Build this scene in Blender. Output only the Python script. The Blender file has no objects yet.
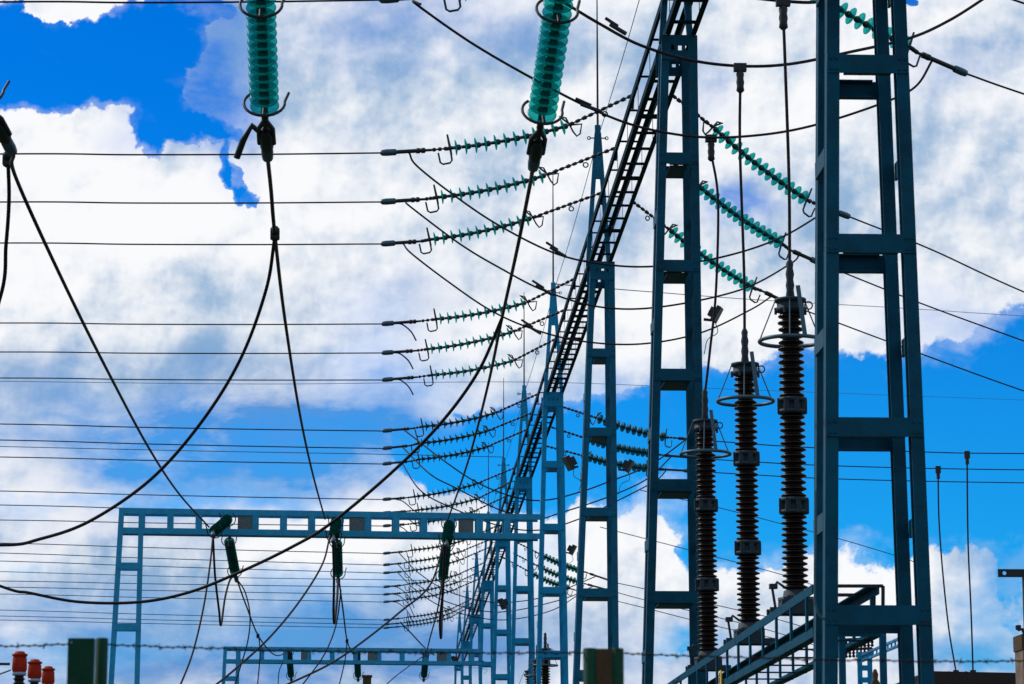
import bpy, math, random
from mathutils import Vector, Matrix, noise as mnoise
random.seed(7)
sc = bpy.context.scene
C = bpy.data.collections.new('substation'); sc.collection.children.link(C)
V = Vector
# ------------------------------------------------------------------ camera
F = 2900.0; H = 1.6
PITCH = math.atan(535/F); YAW = math.atan(127/F*math.cos(PITCH))
cam_d = bpy.data.cameras.new('camera'); cam = bpy.data.objects.new('camera', cam_d)
sc.collection.objects.link(cam); sc.camera = cam
cam.location = (0, 0, H)
cam.rotation_euler = (math.radians(90)+PITCH, 0, -YAW)
cam_d.sensor_width = 36; cam_d.lens = F/1024*36; cam_d.clip_end = 5000; cam_d.clip_start = .1
cam_d.dof.use_dof = True; cam_d.dof.focus_distance = 46; cam_d.dof.aperture_fstop = 9
cf = V((math.sin(YAW)*math.cos(PITCH), math.cos(YAW)*math.cos(PITCH), math.sin(PITCH)))
cr = V((math.cos(YAW), -math.sin(YAW), 0)); cu = cr.cross(cf)
def ray(px, py): return cf + cr*((px-512)/F) + cu*((342-py)/F)
def at(px, py, Y):                       # world point seen at a pixel, standing at ground distance Y
    d = ray(px, py); t = Y/d.y
    return V((d.x*t, Y, d.z*t+H))
def azel(px, py):
    d = ray(px, py).normalized(); return math.atan2(d.x, d.y), math.asin(d.z)
# ------------------------------------------------------------------ sky
SUN_AZ, SUN_EL = math.radians(-58), math.radians(42)
W = bpy.data.worlds.new('World'); sc.world = W; W.use_nodes = True
nt = W.node_tree; nt.nodes.clear(); N = nt.nodes; L = nt.links
def nd(t, **k):
    n = N.new(t)
    for a, b in k.items(): setattr(n, a, b)
    return n
def lk(a, b): L.new(a, b)
def mth(op, a, b=None, c=None, clamp=False):
    n = nd('ShaderNodeMath', operation=op); n.use_clamp = clamp
    for i, x in enumerate((a, b, c)):
        if x is None: continue
        if isinstance(x, (int, float)): n.inputs[i].default_value = x
        else: lk(x, n.inputs[i])
    return n.outputs[0]
def vm(op, a, b=None):
    n = nd('ShaderNodeVectorMath', operation=op)
    for i, x in enumerate((a, b)):
        if x is None: continue
        if isinstance(x, (tuple, list)): n.inputs[i].default_value = x
        else: lk(x, n.inputs[i])
    return n.outputs['Value'] if op in ('LENGTH', 'DOT_PRODUCT') else n.outputs[0]
def mrange(v, a, b, c=0., d=1., smooth=True):
    n = nd('ShaderNodeMapRange'); n.interpolation_type = 'SMOOTHSTEP' if smooth else 'LINEAR'
    if isinstance(v, (int, float)): n.inputs[0].default_value = v
    else: lk(v, n.inputs[0])
    for i, x in enumerate((a, b, c, d)): 
        if isinstance(x, (int, float)): n.inputs[i+1].default_value = x
        else: lk(x, n.inputs[i+1])
    return n.outputs[0]
def noi(vec, scale, detail=6, rough=.55, dist=0.):
    n = nd('ShaderNodeTexNoise'); lk(vec, n.inputs['Vector'])
    n.inputs['Scale'].default_value = scale; n.inputs['Detail'].default_value = detail
    n.inputs['Roughness'].default_value = rough; n.inputs['Distortion'].default_value = dist
    return n
def mix(f, a, b):
    n = nd('ShaderNodeMix', data_type='RGBA'); n.clamp_factor = True
    lk(f, n.inputs[0]) if not isinstance(f, (int, float)) else setattr(n.inputs[0], 'default_value', f)
    for i, x in ((6, a), (7, b)):
        if isinstance(x, tuple): n.inputs[i].default_value = (*x, 1)
        else: lk(x, n.inputs[i])
    return n.outputs[2]
tc = nd('ShaderNodeTexCoord'); D = vm('NORMALIZE', tc.outputs['Generated'])
sep = nd('ShaderNodeSeparateXYZ'); lk(D, sep.inputs[0])
az = mth('ARCTAN2', sep.outputs[0], sep.outputs[1]); el = mth('ARCSINE', sep.outputs[2])
comb = nd('ShaderNodeCombineXYZ'); lk(az, comb.inputs[0]); lk(el, comb.inputs[1])
# ragged cloud edges: warp the sky coordinate with noise at three sizes
w1 = noi(D, 26, 4, .6); w2 = noi(D, 110, 5, .62)
def warp(P, n, amt):
    s = vm('SUBTRACT', n.outputs['Color'], (.5, .5, .5)); s = vm('MULTIPLY', s, (amt, amt, 0))
    return vm('ADD', P, s)
P = warp(warp(comb.outputs[0], w1, 70/F), w2, 30/F)
Psoft = warp(comb.outputs[0], w1, 110/F)
def blobs(P, lst, start=None):
    acc = start
    for (x, y, rx, ry, amp) in lst:
        a, e = azel(x, y)
        q = vm('MULTIPLY', vm('SUBTRACT', P, (a, e, 0)), (F/rx, F/ry, 0))
        m = mrange(vm('LENGTH', q), 1.25, .55, 0, amp)
        acc = m if acc is None else mth('ADD', acc, m)
    return acc
# crisp-edged holes in the cloud deck (azimuth / elevation given through the survey pixel)
holes = [(60, 60, 105, 42, 1.0), (130, 55, 60, 50, 1.), (170, 40, 36, 34, .7), (20, 84, 60, 30, .8), (158, 122, 34, 28, .9), (190, 138, 34, 14, .8), (10, 30, 40, 30, .7),
         (220, 162, 8, 22, .8), (228, 178, 9, 14, .6), (236, 192, 17, 10, .75),
         (455, 448, 60, 40, .75), (520, 455, 70, 56, 1.), (610, 450, 70, 58, 1.), (548, 500, 30, 20, .4),
         (700, 430, 75, 62, .9), (800, 440, 110, 92, 1.1), (930, 440, 120, 92, 1.2), (1035, 350, 62, 60, .9), (1040, 470, 110, 90, .9),
         (690, 505, 36, 22, .6), (700, 560, 26, 24, .6), (750, 535, 66, 42, .8), (860, 540, 70, 30, .5), (960, 525, 50, 22, .3), (1016, 590, 22, 50, .45),
         (912, 0, 13, 6, .6), (205, 130, 46, 12, .8), (145, 142, 17, 16, .6), (190, 12, 60, 18, .6), (8, 8, 16, 16, .6), (165, 95, 22, 30, .4), (700, 648, 26, 6, .4)]
cov = blobs(P, [(x, y, a, b, -s) for x, y, a, b, s in holes])
cov = blobs(P, [(890, 405, 16, 8, .55), (72, 6, 42, 16, .8), (620, 590, 75, 60, .4), (590, 540, 40, 20, .4), (905, 605, 85, 40, .35), (760, 640, 60, 25, .4)], cov)
cov = mth('ADD', cov, .82)
n3 = noi(D, 60, 9, .66, .2); n4 = noi(D, 13, 4, .6); n7 = noi(vm('MULTIPLY', D, (1, 1, 2.6)), 22, 7, .6, .3)
cov = mth('ADD', cov, mth('MULTIPLY', mth('SUBTRACT', n3.outputs[0], .5), 1.15))
# away from the surveyed window the deck is broken by large noise
away = mrange(vm('LENGTH', vm('MULTIPLY', vm('SUBTRACT', comb.outputs[0], (*azel(512, 342), 0)), (F/900, F/600, 0))), .9, 1.6)
cov = mth('ADD', cov, mth('MULTIPLY', away, mth('MULTIPLY', mth('SUBTRACT', n4.outputs[0], .56), 4.)))
nf = noi(D, 260, 6, .7)
cov = mth('ADD', cov, mth('MULTIPLY', mth('SUBTRACT', nf.outputs[0], .5), .3))
crisp = mrange(cov, .33, .60)
# thin veils through which the blue shows, with streaky edges
def wide(P, lst, start=None):
    acc = start
    for (x, y, rx, ry, amp) in lst:
        a, e = azel(x, y)
        q = vm('MULTIPLY', vm('SUBTRACT', P, (a, e, 0)), (F/rx, F/ry, 0)); m = mrange(vm('LENGTH', q), 1.6, .1, 0, amp)
        acc = m if acc is None else mth('ADD', acc, m)
    return acc
veil = wide(Psoft, [(30, 470, 80, 60, -.3), (220, 535, 220, 36, -.4), (185, 100, 36, 46, .35), (130, 135, 40, 20, .25), (120, 440, 260, 46, .4), (300, 455, 170, 40, .38), (400, 400, 90, 60, .35), (380, 330, 60, 60, .3), (600, 395, 80, 30, .4), (225, 70, 40, 90, .55), (190, 105, 60, 40, .4), (745, 208, 46, 18, .7), (700, 90, 30, 40, .25), (960, 330, 90, 40, .35), (640, 480, 60, 30, .3),
                    (60, 505, 200, 16, .6), (230, 500, 110, 16, .5), (60, 660, 130, 18, .3), (200, 625, 220, 30, .15), (330, 640, 160, 30, .12), (340, 580, 90, 26, .45), (690, 645, 40, 12, 1.), (1000, 600, 40, 60, .6), (960, 650, 60, 16, .5), (520, 560, 40, 40, .35), (440, 25, 150, 40, .3), (950, 60, 60, 30, .25), (30, 555, 60, 20, .3)])
veil = mth('MULTIPLY', veil, mrange(n7.outputs[0], .25, .72, .25, 1.45, False)); veil = mth('MAXIMUM', mth('MINIMUM', veil, .88), 0.)
mask = mth('MULTIPLY', crisp, mth('SUBTRACT', 1., veil))
halo = mth('MULTIPLY', mrange(cov, -.15, .45), mrange(n7.outputs[0], .4, .7, 0, .38))
mask = mth('MAXIMUM', mask, halo)
# cloud bodies: white tops, blue-grey shaded bellies
grey = wide(Psoft, [(140, 215, 220, 110, -.30), (700, 330, 120, 50, -.3), (330, 210, 120, 60, -.2), (620, 560, 90, 60, -.3), (900, 590, 90, 40, -.3), (320, 520, 70, 30, -.4), (200, 535, 200, 34, -.35), (30, 470, 70, 60, -.4), (430, 45, 260, 60, .5), (330, 110, 110, 60, .2), (860, 215, 150, 80, .4), (990, 130, 90, 130, .35), (700, 100, 70, 90, .3), (420, 290, 110, 110, .35), (90, 380, 260, 50, .45),
                     (150, 300, 240, 60, .35), (200, 640, 340, 60, .6), (620, 250, 110, 50, .3), (640, 590, 60, 36, .3), (760, 660, 120, 30, .35), (180, 590, 200, 30, .4), (560, 190, 90, 80, .35), (960, 640, 60, 50, .4), (220, 60, 60, 90, .5)])
# billows: relief of a puffy height field, lit from the sun's side
def relief(scale, off, k, detail=9, rough=.6):
    Dw = vm('ADD', D, vm('MULTIPLY', vm('SUBTRACT', w1.outputs['Color'], (.5, .5, .5)), (.008, .008, .008)))
    a_ = noi(Dw, scale, detail, rough, .1); b_ = noi(vm('ADD', Dw, (-off*.75, 0, off)), scale, detail, rough, .1)
    return mth('MULTIPLY', mth('SUBTRACT', b_.outputs[0], a_.outputs[0]), k)
rel = mth('ADD', mth('ADD', relief(13, .015, 3.4, 9, .5), relief(40, .005, 2.3, 7, .5)), relief(150, .0016, .7, 6, .6))
n5 = noi(D, 30, 7, .58, .4); n6 = noi(D, 95, 7, .62)
gr = mth('ADD', grey, mth('MULTIPLY', mth('SUBTRACT', n5.outputs[0], .5), 1.0))
gr = mth('ADD', gr, mth('MULTIPLY', mth('SUBTRACT', n6.outputs[0], .5), .45))
gr = mth('ADD', gr, rel)
gr = mrange(gr, -.42, 1.2, 0, 1, True)
SKY = .1
white = (.96/SKY, .965/SKY, .985/SKY); shade = (.27/SKY, .44/SKY, .67/SKY)
deepb = wide(Psoft, [(170, 420, 300, 60, .7), (300, 445, 200, 50, 1.), (200, 662, 420, 62, 1.), (400, 630, 160, 50, .4), (620, 230, 60, 30, .2), (430, 300, 60, 50, .25), (960, 655, 90, 26, .5), (750, 670, 120, 26, .4), (1010, 590, 40, 60, .4), (60, 520, 200, 26, .45), (430, 20, 200, 50, .15), (640, 640, 80, 26, .4)])
deepb = mth('MULTIPLY', deepb, mrange(n7.outputs[0], .3, .68, .15, 1.25, False))
cloud = mix(mth('MINIMUM', deepb, 1.), mix(gr, white, shade), (.13/SKY, .30/SKY, .64/SKY))
sky = nd('ShaderNodeTexSky'); sky.sky_type = 'NISHITA'; sky.sun_disc = False
sky.sun_elevation = SUN_EL; sky.sun_rotation = SUN_AZ; sky.air_density = 1.; sky.dust_density = .3; sky.ozone_density = 2.
tint = mix(mrange(el, math.radians(5.5), math.radians(17)), (.03, .66, 1.33), (.0, .47, 1.25))
blue = vm('MULTIPLY', sky.outputs[0], tint)
final = mix(mask, blue, cloud)
bg = nd('ShaderNodeBackground'); bg.inputs[1].default_value = SKY; lk(final, bg.inputs[0])
wo = nd('ShaderNodeOutputWorld'); lk(bg.outputs[0], wo.inputs[0])
# ------------------------------------------------------------------ sun
sd = bpy.data.lights.new('sun', 'SUN'); sd.energy = 2.8; sd.angle = math.radians(.5); sd.color = (1, .95, .87)
so = bpy.data.objects.new('sun', sd); sc.collection.objects.link(so)
sv = V((math.sin(SUN_AZ)*math.cos(SUN_EL), math.cos(SUN_AZ)*math.cos(SUN_EL), math.sin(SUN_EL)))
so.rotation_euler = sv.to_track_quat('Z', 'Y').to_euler()
vs = sc.view_settings; vs.view_transform = 'Standard'; vs.look = 'None'; vs.exposure = 0; vs.gamma = 1; vs.use_curve_mapping = False
sc.render.engine = 'CYCLES'; sc.cycles.max_bounces = 10; sc.cycles.transmission_bounces = 10; sc.cycles.transparent_max_bounces = 48
# ------------------------------------------------------------------ materials
def material(name, base, rough=.5, metal=0., var=.25, nscale=8., bump=0., trans=0., ior=1.45, spots=None, coord='Object', spec=.5):
    m = bpy.data.materials.new(name); m.use_nodes = True; t = m.node_tree; b = t.nodes['Principled BSDF']
    tcn = t.nodes.new('ShaderNodeTexCoord')
    geo = t.nodes.new('ShaderNodeNewGeometry')
    no = t.nodes.new('ShaderNodeTexNoise'); no.inputs['Scale'].default_value = nscale; no.inputs['Detail'].default_value = 8; no.inputs['Roughness'].default_value = .65
    t.links.new(geo.outputs['Position'], no.inputs['Vector'])
    mr = t.nodes.new('ShaderNodeMapRange'); mr.inputs[1].default_value = .3; mr.inputs[2].default_value = .7
    mr.inputs[3].default_value = 1-var; mr.inputs[4].default_value = 1+var
    t.links.new(no.outputs[0], mr.inputs[0])
    mu = t.nodes.new('ShaderNodeVectorMath'); mu.operation = 'SCALE'; mu.inputs[0].default_value = base
    t.links.new(mr.outputs[0], mu.inputs['Scale']); out = mu.outputs[0]
    if spots:
        n2 = t.nodes.new('ShaderNodeTexNoise'); n2.inputs['Scale'].default_value = spots[1]; n2.inputs['Detail'].default_value = 6
        t.links.new(geo.outputs['Position'], n2.inputs['Vector'])
        r2 = t.nodes.new('ShaderNodeMapRange'); r2.inputs[1].default_value = spots[2]; r2.inputs[2].default_value = spots[2]+.06
        t.links.new(n2.outputs[0], r2.inputs[0])
        mx = t.nodes.new('ShaderNodeMix'); mx.data_type = 'RGBA'; t.links.new(r2.outputs[0], mx.inputs[0])
        t.links.new(out, mx.inputs[6]); mx.inputs[7].default_value = (*spots[0], 1); out = mx.outputs[2]
    t.links.new(out, b.inputs['Base Color'])
    rr = t.nodes.new('ShaderNodeMapRange'); rr.inputs[3].default_value = max(.02, rough-.1); rr.inputs[4].default_value = min(1, rough+.12)
    t.links.new(no.outputs[0], rr.inputs[0]); t.links.new(rr.outputs[0], b.inputs['Roughness'])
    b.inputs['Metallic'].default_value = metal; b.inputs['Transmission Weight'].default_value = trans; b.inputs['IOR'].default_value = ior
    b.inputs['Specular IOR Level'].default_value = spec
    if bump:
        bp = t.nodes.new('ShaderNodeBump'); bp.inputs['Strength'].default_value = bump; bp.inputs['Distance'].default_value = .01
        t.links.new(no.outputs[0], bp.inputs['Height']); t.links.new(bp.outputs[0], b.inputs['Normal'])
    return m
M = dict(
  deep=material('deep_blue_steel', (.0, .056, .100), .55, 0, .35, 3, .25, spots=((.05, .028, .02), 18, .66), spec=.12),
  blue=material('blue_steel', (.0, .20, .40), .5, 0, .22, 5, .2, spots=((.06, .035, .025), 22, .71), spec=.18),
  mid=material('mid_blue_steel', (.0, .09, .17), .5, 0, .22, 5, .2, spots=((.05, .03, .02), 22, .70), spec=.15),
  portal=material('pale_blue_paint', (.014, .24, .44), .5, 0, .2, 5, .2, spots=((.06, .035, .025), 22, .71), spec=.2),
  truss=material('teal_truss_paint', (.0, .055, .10), .65, 0, .25, 5, .2, spots=((.05, .03, .02), 22, .66), spec=.05),
  beam=material('dark_beam_paint', (.0, .022, .042), .7, 0, .3, 6, .2, spec=.04),
  iron=material('dark_galvanised_iron', (.006, .012, .018), .55, .2, .3, 30, .2),
  sleeve=material('blue_grey_aluminium', (.03, .075, .11), .45, .4, .25, 30),
  wire=material('weathered_conductor', (.012, .010, .014), .7, 0, .15, 3, spec=.2),
  thin=material('thin_earth_wire', (.02, .10, .22), .6, 0, .15, 3, spec=.2),
  glass=material('teal_glass', (.0, .21, .215), .38, 0, .2, 25, 0, trans=.5, ior=1.2, spec=.05),
  darkglass=material('dark_green_glass', (.0, .055, .055), .6, 0, .1, 40, 0, trans=0, spec=.06),
  core=material('dark_teal_core', (.0, .035, .042), .45, .1, .3, 40),
  brown=material('brown_porcelain', (.007, .003, .0025), .3, 0, .3, 12, spec=.22),
  flange=material('grey_iron_flange', (.003, .018, .030), .7, 0, .35, 20, .3),
  ring=material('grey_grading_ring', (.02, .07, .10), .5, .2, .2, 20),
  orange=material('orange_polymer', (.27, .017, .004), .6, 0, .2, 20, .1, spec=.12),
  collar=material('pale_metal_collar', (.18, .26, .36), .4, .5, .2, 20),
  green=material('dark_green_paint', (.003, .040, .022), .6, 0, .3, 12, .2, spots=((.05, .025, .01), 9, .7), spec=.12),
  rust=material('rusty_brown_steel', (.045, .025, .006), .8, 0, .4, 20, .3),
  plate=material('weathered_beige_plate', (.07, .11, .12), .7, 0, .3, 25),
  yellow=material('yellow_enamel', (.75, .48, .03), .5, 0, .1, 20),
  black=material('black_enamel', (.01, .01, .01), .5),
  concrete=material('concrete', (.20, .15, .12), .95, 0, .35, 6, .6, spec=.1, spots=((.12, .09, .06), 9, .6)),
  roof=material('dark_roof_felt', (.02, .013, .012), .9, 0, .35, 10, .5),
  gravel=material('gravel', (.085, .085, .05), .95, 0, .5, 3, .8, spots=((.03, .055, .015), 1.2, .48), spec=.1),
  lens=material('lamp_glass', (.02, .03, .04), .3))
def shell_glass(name, tint, body, f):               # thin pressed glass: tinted see-through skin with some scatter
    m = bpy.data.materials.new(name); m.use_nodes = True; t = m.node_tree; b = t.nodes['Principled BSDF']; out = t.nodes['Material Output']
    b.inputs['Base Color'].default_value = (*body, 1); b.inputs['Roughness'].default_value = .3; b.inputs['Specular IOR Level'].default_value = .15
    geo = t.nodes.new('ShaderNodeNewGeometry'); no = t.nodes.new('ShaderNodeTexNoise'); no.inputs['Scale'].default_value = 18; t.links.new(geo.outputs['Position'], no.inputs['Vector'])
    mr = t.nodes.new('ShaderNodeMapRange'); mr.inputs[3].default_value = f-.12; mr.inputs[4].default_value = f+.12; t.links.new(no.outputs[0], mr.inputs[0])
    tl = t.nodes.new('ShaderNodeBsdfTranslucent'); tl.inputs[0].default_value = (*body, 1)
    ad = t.nodes.new('ShaderNodeMixShader'); ad.inputs[0].default_value = .5; t.links.new(b.outputs[0], ad.inputs[1]); t.links.new(tl.outputs[0], ad.inputs[2])
    tr = t.nodes.new('ShaderNodeBsdfTransparent'); tr.inputs[0].default_value = (*tint, 1)
    mx = t.nodes.new('ShaderNodeMixShader'); t.links.new(mr.outputs[0], mx.inputs[0]); t.links.new(tr.outputs[0], mx.inputs[1]); t.links.new(ad.outputs[0], mx.inputs[2])
    t.links.new(mx.outputs[0], out.inputs[0]); return m
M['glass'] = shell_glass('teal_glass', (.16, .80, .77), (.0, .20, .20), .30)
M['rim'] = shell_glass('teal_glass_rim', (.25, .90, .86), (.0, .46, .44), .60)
M['darkglass'] = shell_glass('dark_green_glass', (.10, .55, .50), (.0, .075, .07), .5)  # darker copy of the disc glass for the farther and portal strings
# ------------------------------------------------------------------ mesh helpers
class MB:
    def __init__(s): s.v = []; s.f = []; s.sm = []
    def add(s, vs_, fs, smooth=False):
        o = len(s.v); s.v += [tuple(x) for x in vs_]; s.f += [tuple(i+o for i in f) for f in fs]; s.sm += [smooth]*len(fs)
    def box(s, lo, hi):
        x0, y0, z0 = lo; x1, y1, z1 = hi
        s.add([(x0,y0,z0),(x1,y0,z0),(x1,y1,z0),(x0,y1,z0),(x0,y0,z1),(x1,y0,z1),(x1,y1,z1),(x0,y1,z1)],
              [(0,3,2,1),(4,5,6,7),(0,1,5,4),(1,2,6,5),(2,3,7,6),(3,0,4,7)])
    def bar(s, a, b, w, d, side=V((1, 0, 0))):      # rectangular bar from a to b; w along side, d across
        a = V(a); b = V(b); t = (b-a).normalized(); x = (side - t*side.dot(t)).normalized(); y = t.cross(x)
        q = [(-1,-1),(1,-1),(1,1),(-1,1)]
        s.add([a+x*w/2*i+y*d/2*j for i, j in q]+[b+x*w/2*i+y*d/2*j for i, j in q],
              [(0,3,2,1),(4,5,6,7),(0,1,5,4),(1,2,6,5),(2,3,7,6),(3,0,4,7)])
    def tube(s, pts, r, n=8, cap=True):
        pts = [V(p) for p in pts]; k = len(pts); rs = r if isinstance(r, (list, tuple)) else [r]*k
        vs_ = []; t0 = (pts[1]-pts[0]).normalized(); x = t0.orthogonal().normalized()
        for i in range(k):
            t = (pts[min(i+1, k-1)]-pts[max(i-1, 0)]).normalized(); x = (x-t*x.dot(t)).normalized(); y = t.cross(x)
            vs_ += [pts[i]+(x*math.cos(2*math.pi*j/n)+y*math.sin(2*math.pi*j/n))*rs[i] for j in range(n)]
        fs = [(i*n+j, i*n+(j+1) % n, (i+1)*n+(j+1) % n, (i+1)*n+j) for i in range(k-1) for j in range(n)]
        s.add(vs_, fs, True)
        if cap: s.add(vs_[:n], [tuple(reversed(range(n)))]); s.add(vs_[-n:], [tuple(range(n))])
    def lathe(s, prof, a=V((0, 0, 0)), axis=V((0, 0, 1)), n=20):     # prof: (height along axis, radius)
        a = V(a); t = V(axis).normalized(); x = t.orthogonal().normalized(); y = t.cross(x); vs_ = []
        for h, r in prof: vs_ += [a+t*h+(x*math.cos(2*math.pi*j/n)+y*math.sin(2*math.pi*j/n))*r for j in range(n)]
        s.add(vs_, [(i*n+j, i*n+(j+1) % n, (i+1)*n+(j+1) % n, (i+1)*n+j) for i in range(len(prof)-1) for j in range(n)], True)
        if prof[0][1] > 1e-4: s.add(vs_[:n], [tuple(reversed(range(n)))])
        if prof[-1][1] > 1e-4: s.add(vs_[-n:], [tuple(range(n))])
    def torus(s, c, R, r, axis=V((0, 0, 1)), a0=0, a1=360, n=32, k=8):
        t = V(axis).normalized(); x = t.orthogonal().normalized(); y = t.cross(x)
        pts = [V(c)+(x*math.cos(math.radians(a0+(a1-a0)*i/n))+y*math.sin(math.radians(a0+(a1-a0)*i/n)))*R for i in range(n+1)]
        s.tube(pts, r, k)
    def mesh(s, name, m):
        me = bpy.data.meshes.new(name); me.from_pydata(s.v, [], s.f); me.polygons.foreach_set('use_smooth', s.sm)
        me.materials.append(m); me.validate(); me.update(); return me
    def build(s, name, m, parent=None):            # parent: the mesh is given in world coordinates
        me = s.mesh(name, m); o = bpy.data.objects.new(name, me); C.objects.link(o)
        if parent is not None:
            o.parent = parent; off = world(parent)
            me.transform(Matrix.Translation(-off))
        return o
def world(o):
    p = V(o.location)
    while o.parent: o = o.parent; p = p+V(o.location)
    return p
def tag(o, label, cat, group=None):
    o['label'] = label; o['category'] = cat
    if group: o['group'] = group
    return o
def thing(name, loc, label, cat, group=None):
    o = bpy.data.objects.new(name, None); o.empty_display_size = .2; C.objects.link(o); o.location = loc
    return tag(o, label, cat, group)
def copy_thing(root, loc, label=None):
    def cp(o, par):
        c = o.copy(); C.objects.link(c); c.parent = par
        for ch in o.children: cp(ch, c)
        return c
    r = cp(root, None); r.location = loc
    if label: r['label'] = label
    return r
def smooth_path(pts, per=10):
    pts = [V(p) for p in pts]
    if len(pts) < 3: return [pts[0].lerp(pts[-1], i/4) for i in range(5)]
    q = [pts[0]*2-pts[1]]+pts+[pts[-1]*2-pts[-2]]; out = []
    for i in range(1, len(q)-2):
        a, b, c, d = q[i-1:i+3]
        for j in range(per):
            t = j/per
            out.append(.5*((2*b)+(c-a)*t+(2*a-5*b+4*c-d)*t*t+(3*b-a-3*c+d)*t**3))
    out.append(pts[-1]); return out
def wire(name, label, pts, r=.016, group=None, cat='wire', m='wire'):   # pts: (px, py, Y) survey or world vectors
    P_ = [p if isinstance(p, V) else at(*p) for p in pts]
    mb = MB(); mb.tube(smooth_path(P_), r, 8); o = mb.build(name, M[m]); return tag(o, label, cat, group)
# ------------------------------------------------------------------ ground
g = MB(); n = 40
g.add([(-1500+3000*i/n, -600+3000*j/n, 0) for j in range(n+1) for i in range(n+1)],
      [(j*(n+1)+i, j*(n+1)+i+1, (j+1)*(n+1)+i+1, (j+1)*(n+1)+i) for j in range(n) for i in range(n)])
o = g.build('ground', M['gravel']); o['kind'] = 'structure'
# ------------------------------------------------------------------ main gantry columns
EDGE = {0: ((3.55, 3.1), (3.685, 8.9), (4.45, 3.1), (4.36, 8.9)), 1: ((3.42, 4.1), (3.73, 12.9), (4.25, 4.1), (4.22, 12.9)), 2: ((3.44, 5.1), (3.76, 12.3), (4.28, 5.1), (4.25, 12.3))}
EDEF = ((3.50, 5), (3.70, 12.9), (4.30, 5), (4.18, 12.9)); CUR = [EDEF]
def edge(i, z): (xa, za), (xb, zb) = CUR[0][i:i+2]; return xa+(xb-xa)*(z-za)/(zb-za)
def half_w(z): return (edge(2, z)-edge(0, z))/2
def legmesh(p0, p1, w=.108, d=.13, t=.012, s=0):          # H-section leg, flanges facing the line of the beam
    mb = MB(); p0 = V(p0); p1 = V(p1)
    for dy in (0, d): mb.bar(p0+V((0, dy, 0)), p1+V((0, dy, 0)), w, t)
    o_ = s*(w/2-t/2-.002); mb.bar(p0+V((o_, d/2, 0)), p1+V((o_, d/2, 0)), t, d-t-.002)
    return mb
def XC(z): return (edge(2, z)+edge(0, z))/2
def column(Y, label, mat, k):
    r = thing('gantry_column', (3.96, Y+.42, 0), label, 'column', 'tall steel columns carrying the long ladder beam')
    zt = 13.0; CUR[0] = EDGE.get(k, EDEF)
    for dy in (0.012, .72):
        for s in (-1, 1):
            ins = .054+(.03 if dy > .5 else 0)
            a = V((XC(0)+s*(half_w(0)-ins), Y+dy, 0)); b = V((XC(zt)+s*(half_w(zt)-ins), Y+dy, zt))
            lg = legmesh(a, b, s=s).build('leg', mat, r)
            ft = MB(); ft.box((a.x-.14, a.y-.08, 0), (a.x+.14, a.y+.2, .03)); ft.build('foot_plate', mat, lg)
    zs = [11.45-1.55*i for i in range(8)] if k == 0 else [11.29-1.505*i for i in range(8)]
    for z in zs:
        for dy, face in ((0, -1), (.72+.132, 1)):
            mb = MB(); hw = half_w(z)-.004-(.03 if face > 0 else 0); y0 = Y+dy+(.005 if face < 0 else 0)
            mb.box((XC(z)-hw, y0-.012, z-.08), (XC(z)+hw, y0, z+.08))
            i = hw-.145; yy = (y0+.001, y0+.075) if face < 0 else (y0-.087, y0-.013)
            mb.box((XC(z)-i, yy[0], z-.078), (XC(z)+i, yy[1], z-.066)); mb.box((XC(z)-i, yy[0], z+.066), (XC(z)+i, yy[1], z+.078))
            for s in (-1, 1):
                for dx, dz in ((.03, .045), (.078, -.045), (.03, -.045), (.078, .045)):
                    mb.lathe([(0, .014), (.012, .012)], (XC(z)+s*(hw-dx), y0-.012 if face < 0 else y0, z+dz), V((0, face, 0)), 6)
            if k and face < 0: mb.box((XC(z)-i+.01, Y+.0895, z-.09), (XC(z)+i-.01, Y+.76, z-.0795))
            mb.build('crosspiece', mat, r)
        if 1.5 < z:
            for s in (-1, 1):                                # flat ties between the front and rear frames
                zz = z-.76; x = XC(zz)+s*(half_w(zz)-.02)
                mb = MB(); mb.box((x-.006 if s > 0 else x-.012, Y+.128, zz-.075), (x+.012 if s > 0 else x+.006, Y+.728, zz+.075)); mb.build('side_tie', mat, r)
    # head: gusset plate with two pairs of bolt holes kept as slots, and a cap
    for dy in (0, .852):
        mb = MB(); y0 = Y+dy; c = XC(12.7); hw = half_w(12.6)-.002
        zb, z1, z2, zc = 12.69, 12.82, 12.90, 13.04
        mb.box((c-hw, y0-.012, zb), (c+hw, y0, z1)); mb.box((c-hw, y0-.012, z2), (c+hw, y0, zc))
        for a, b in ((-hw, -.12), (-.07, -.02), (.03, .08), (.13, hw)): mb.box((c+a, y0-.012, z1), (c+b, y0, z2))
        mb.build('head_plate', mat, r)
    # lattice-free A spike with its lightning rod
    sp = MB(); c = 3.97
    for s in (-1, 1): sp.bar((c+s*.20, Y+.42, 13.04), (c+s*.02, Y+.42, 15.65), .085, .08)
    sp.bar((c, Y+.42, 14.75), (c, Y+.42, 15.8), .11, .09)
    spk = sp.build('spike', mat, r)
    rd = MB(); rd.tube([(c, Y+.42, 15.8), (c, Y+.42, 17.2), (c, Y+.42, 18.6)], [.022, .018, .01], 6); rd.build('lightning_rod', M['iron'], spk)
    lug = MB(); lug.bar((c-.16, Y+.42, 15.55), (c+.16, Y+.42, 15.55), .02, .02, V((0, 1, 0)))
    for s in (-1, 1): lug.torus((c+s*.17, Y+.42, 15.55), .03, .01, V((0, 1, 0)), n=10, k=6)
    lug.build('wire_lug', M['iron'], spk)
    return r
ords = ['nearest', 'second', 'third', 'fourth', 'fifth', 'sixth', 'seventh', 'eighth', 'ninth', 'tenth']
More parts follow.
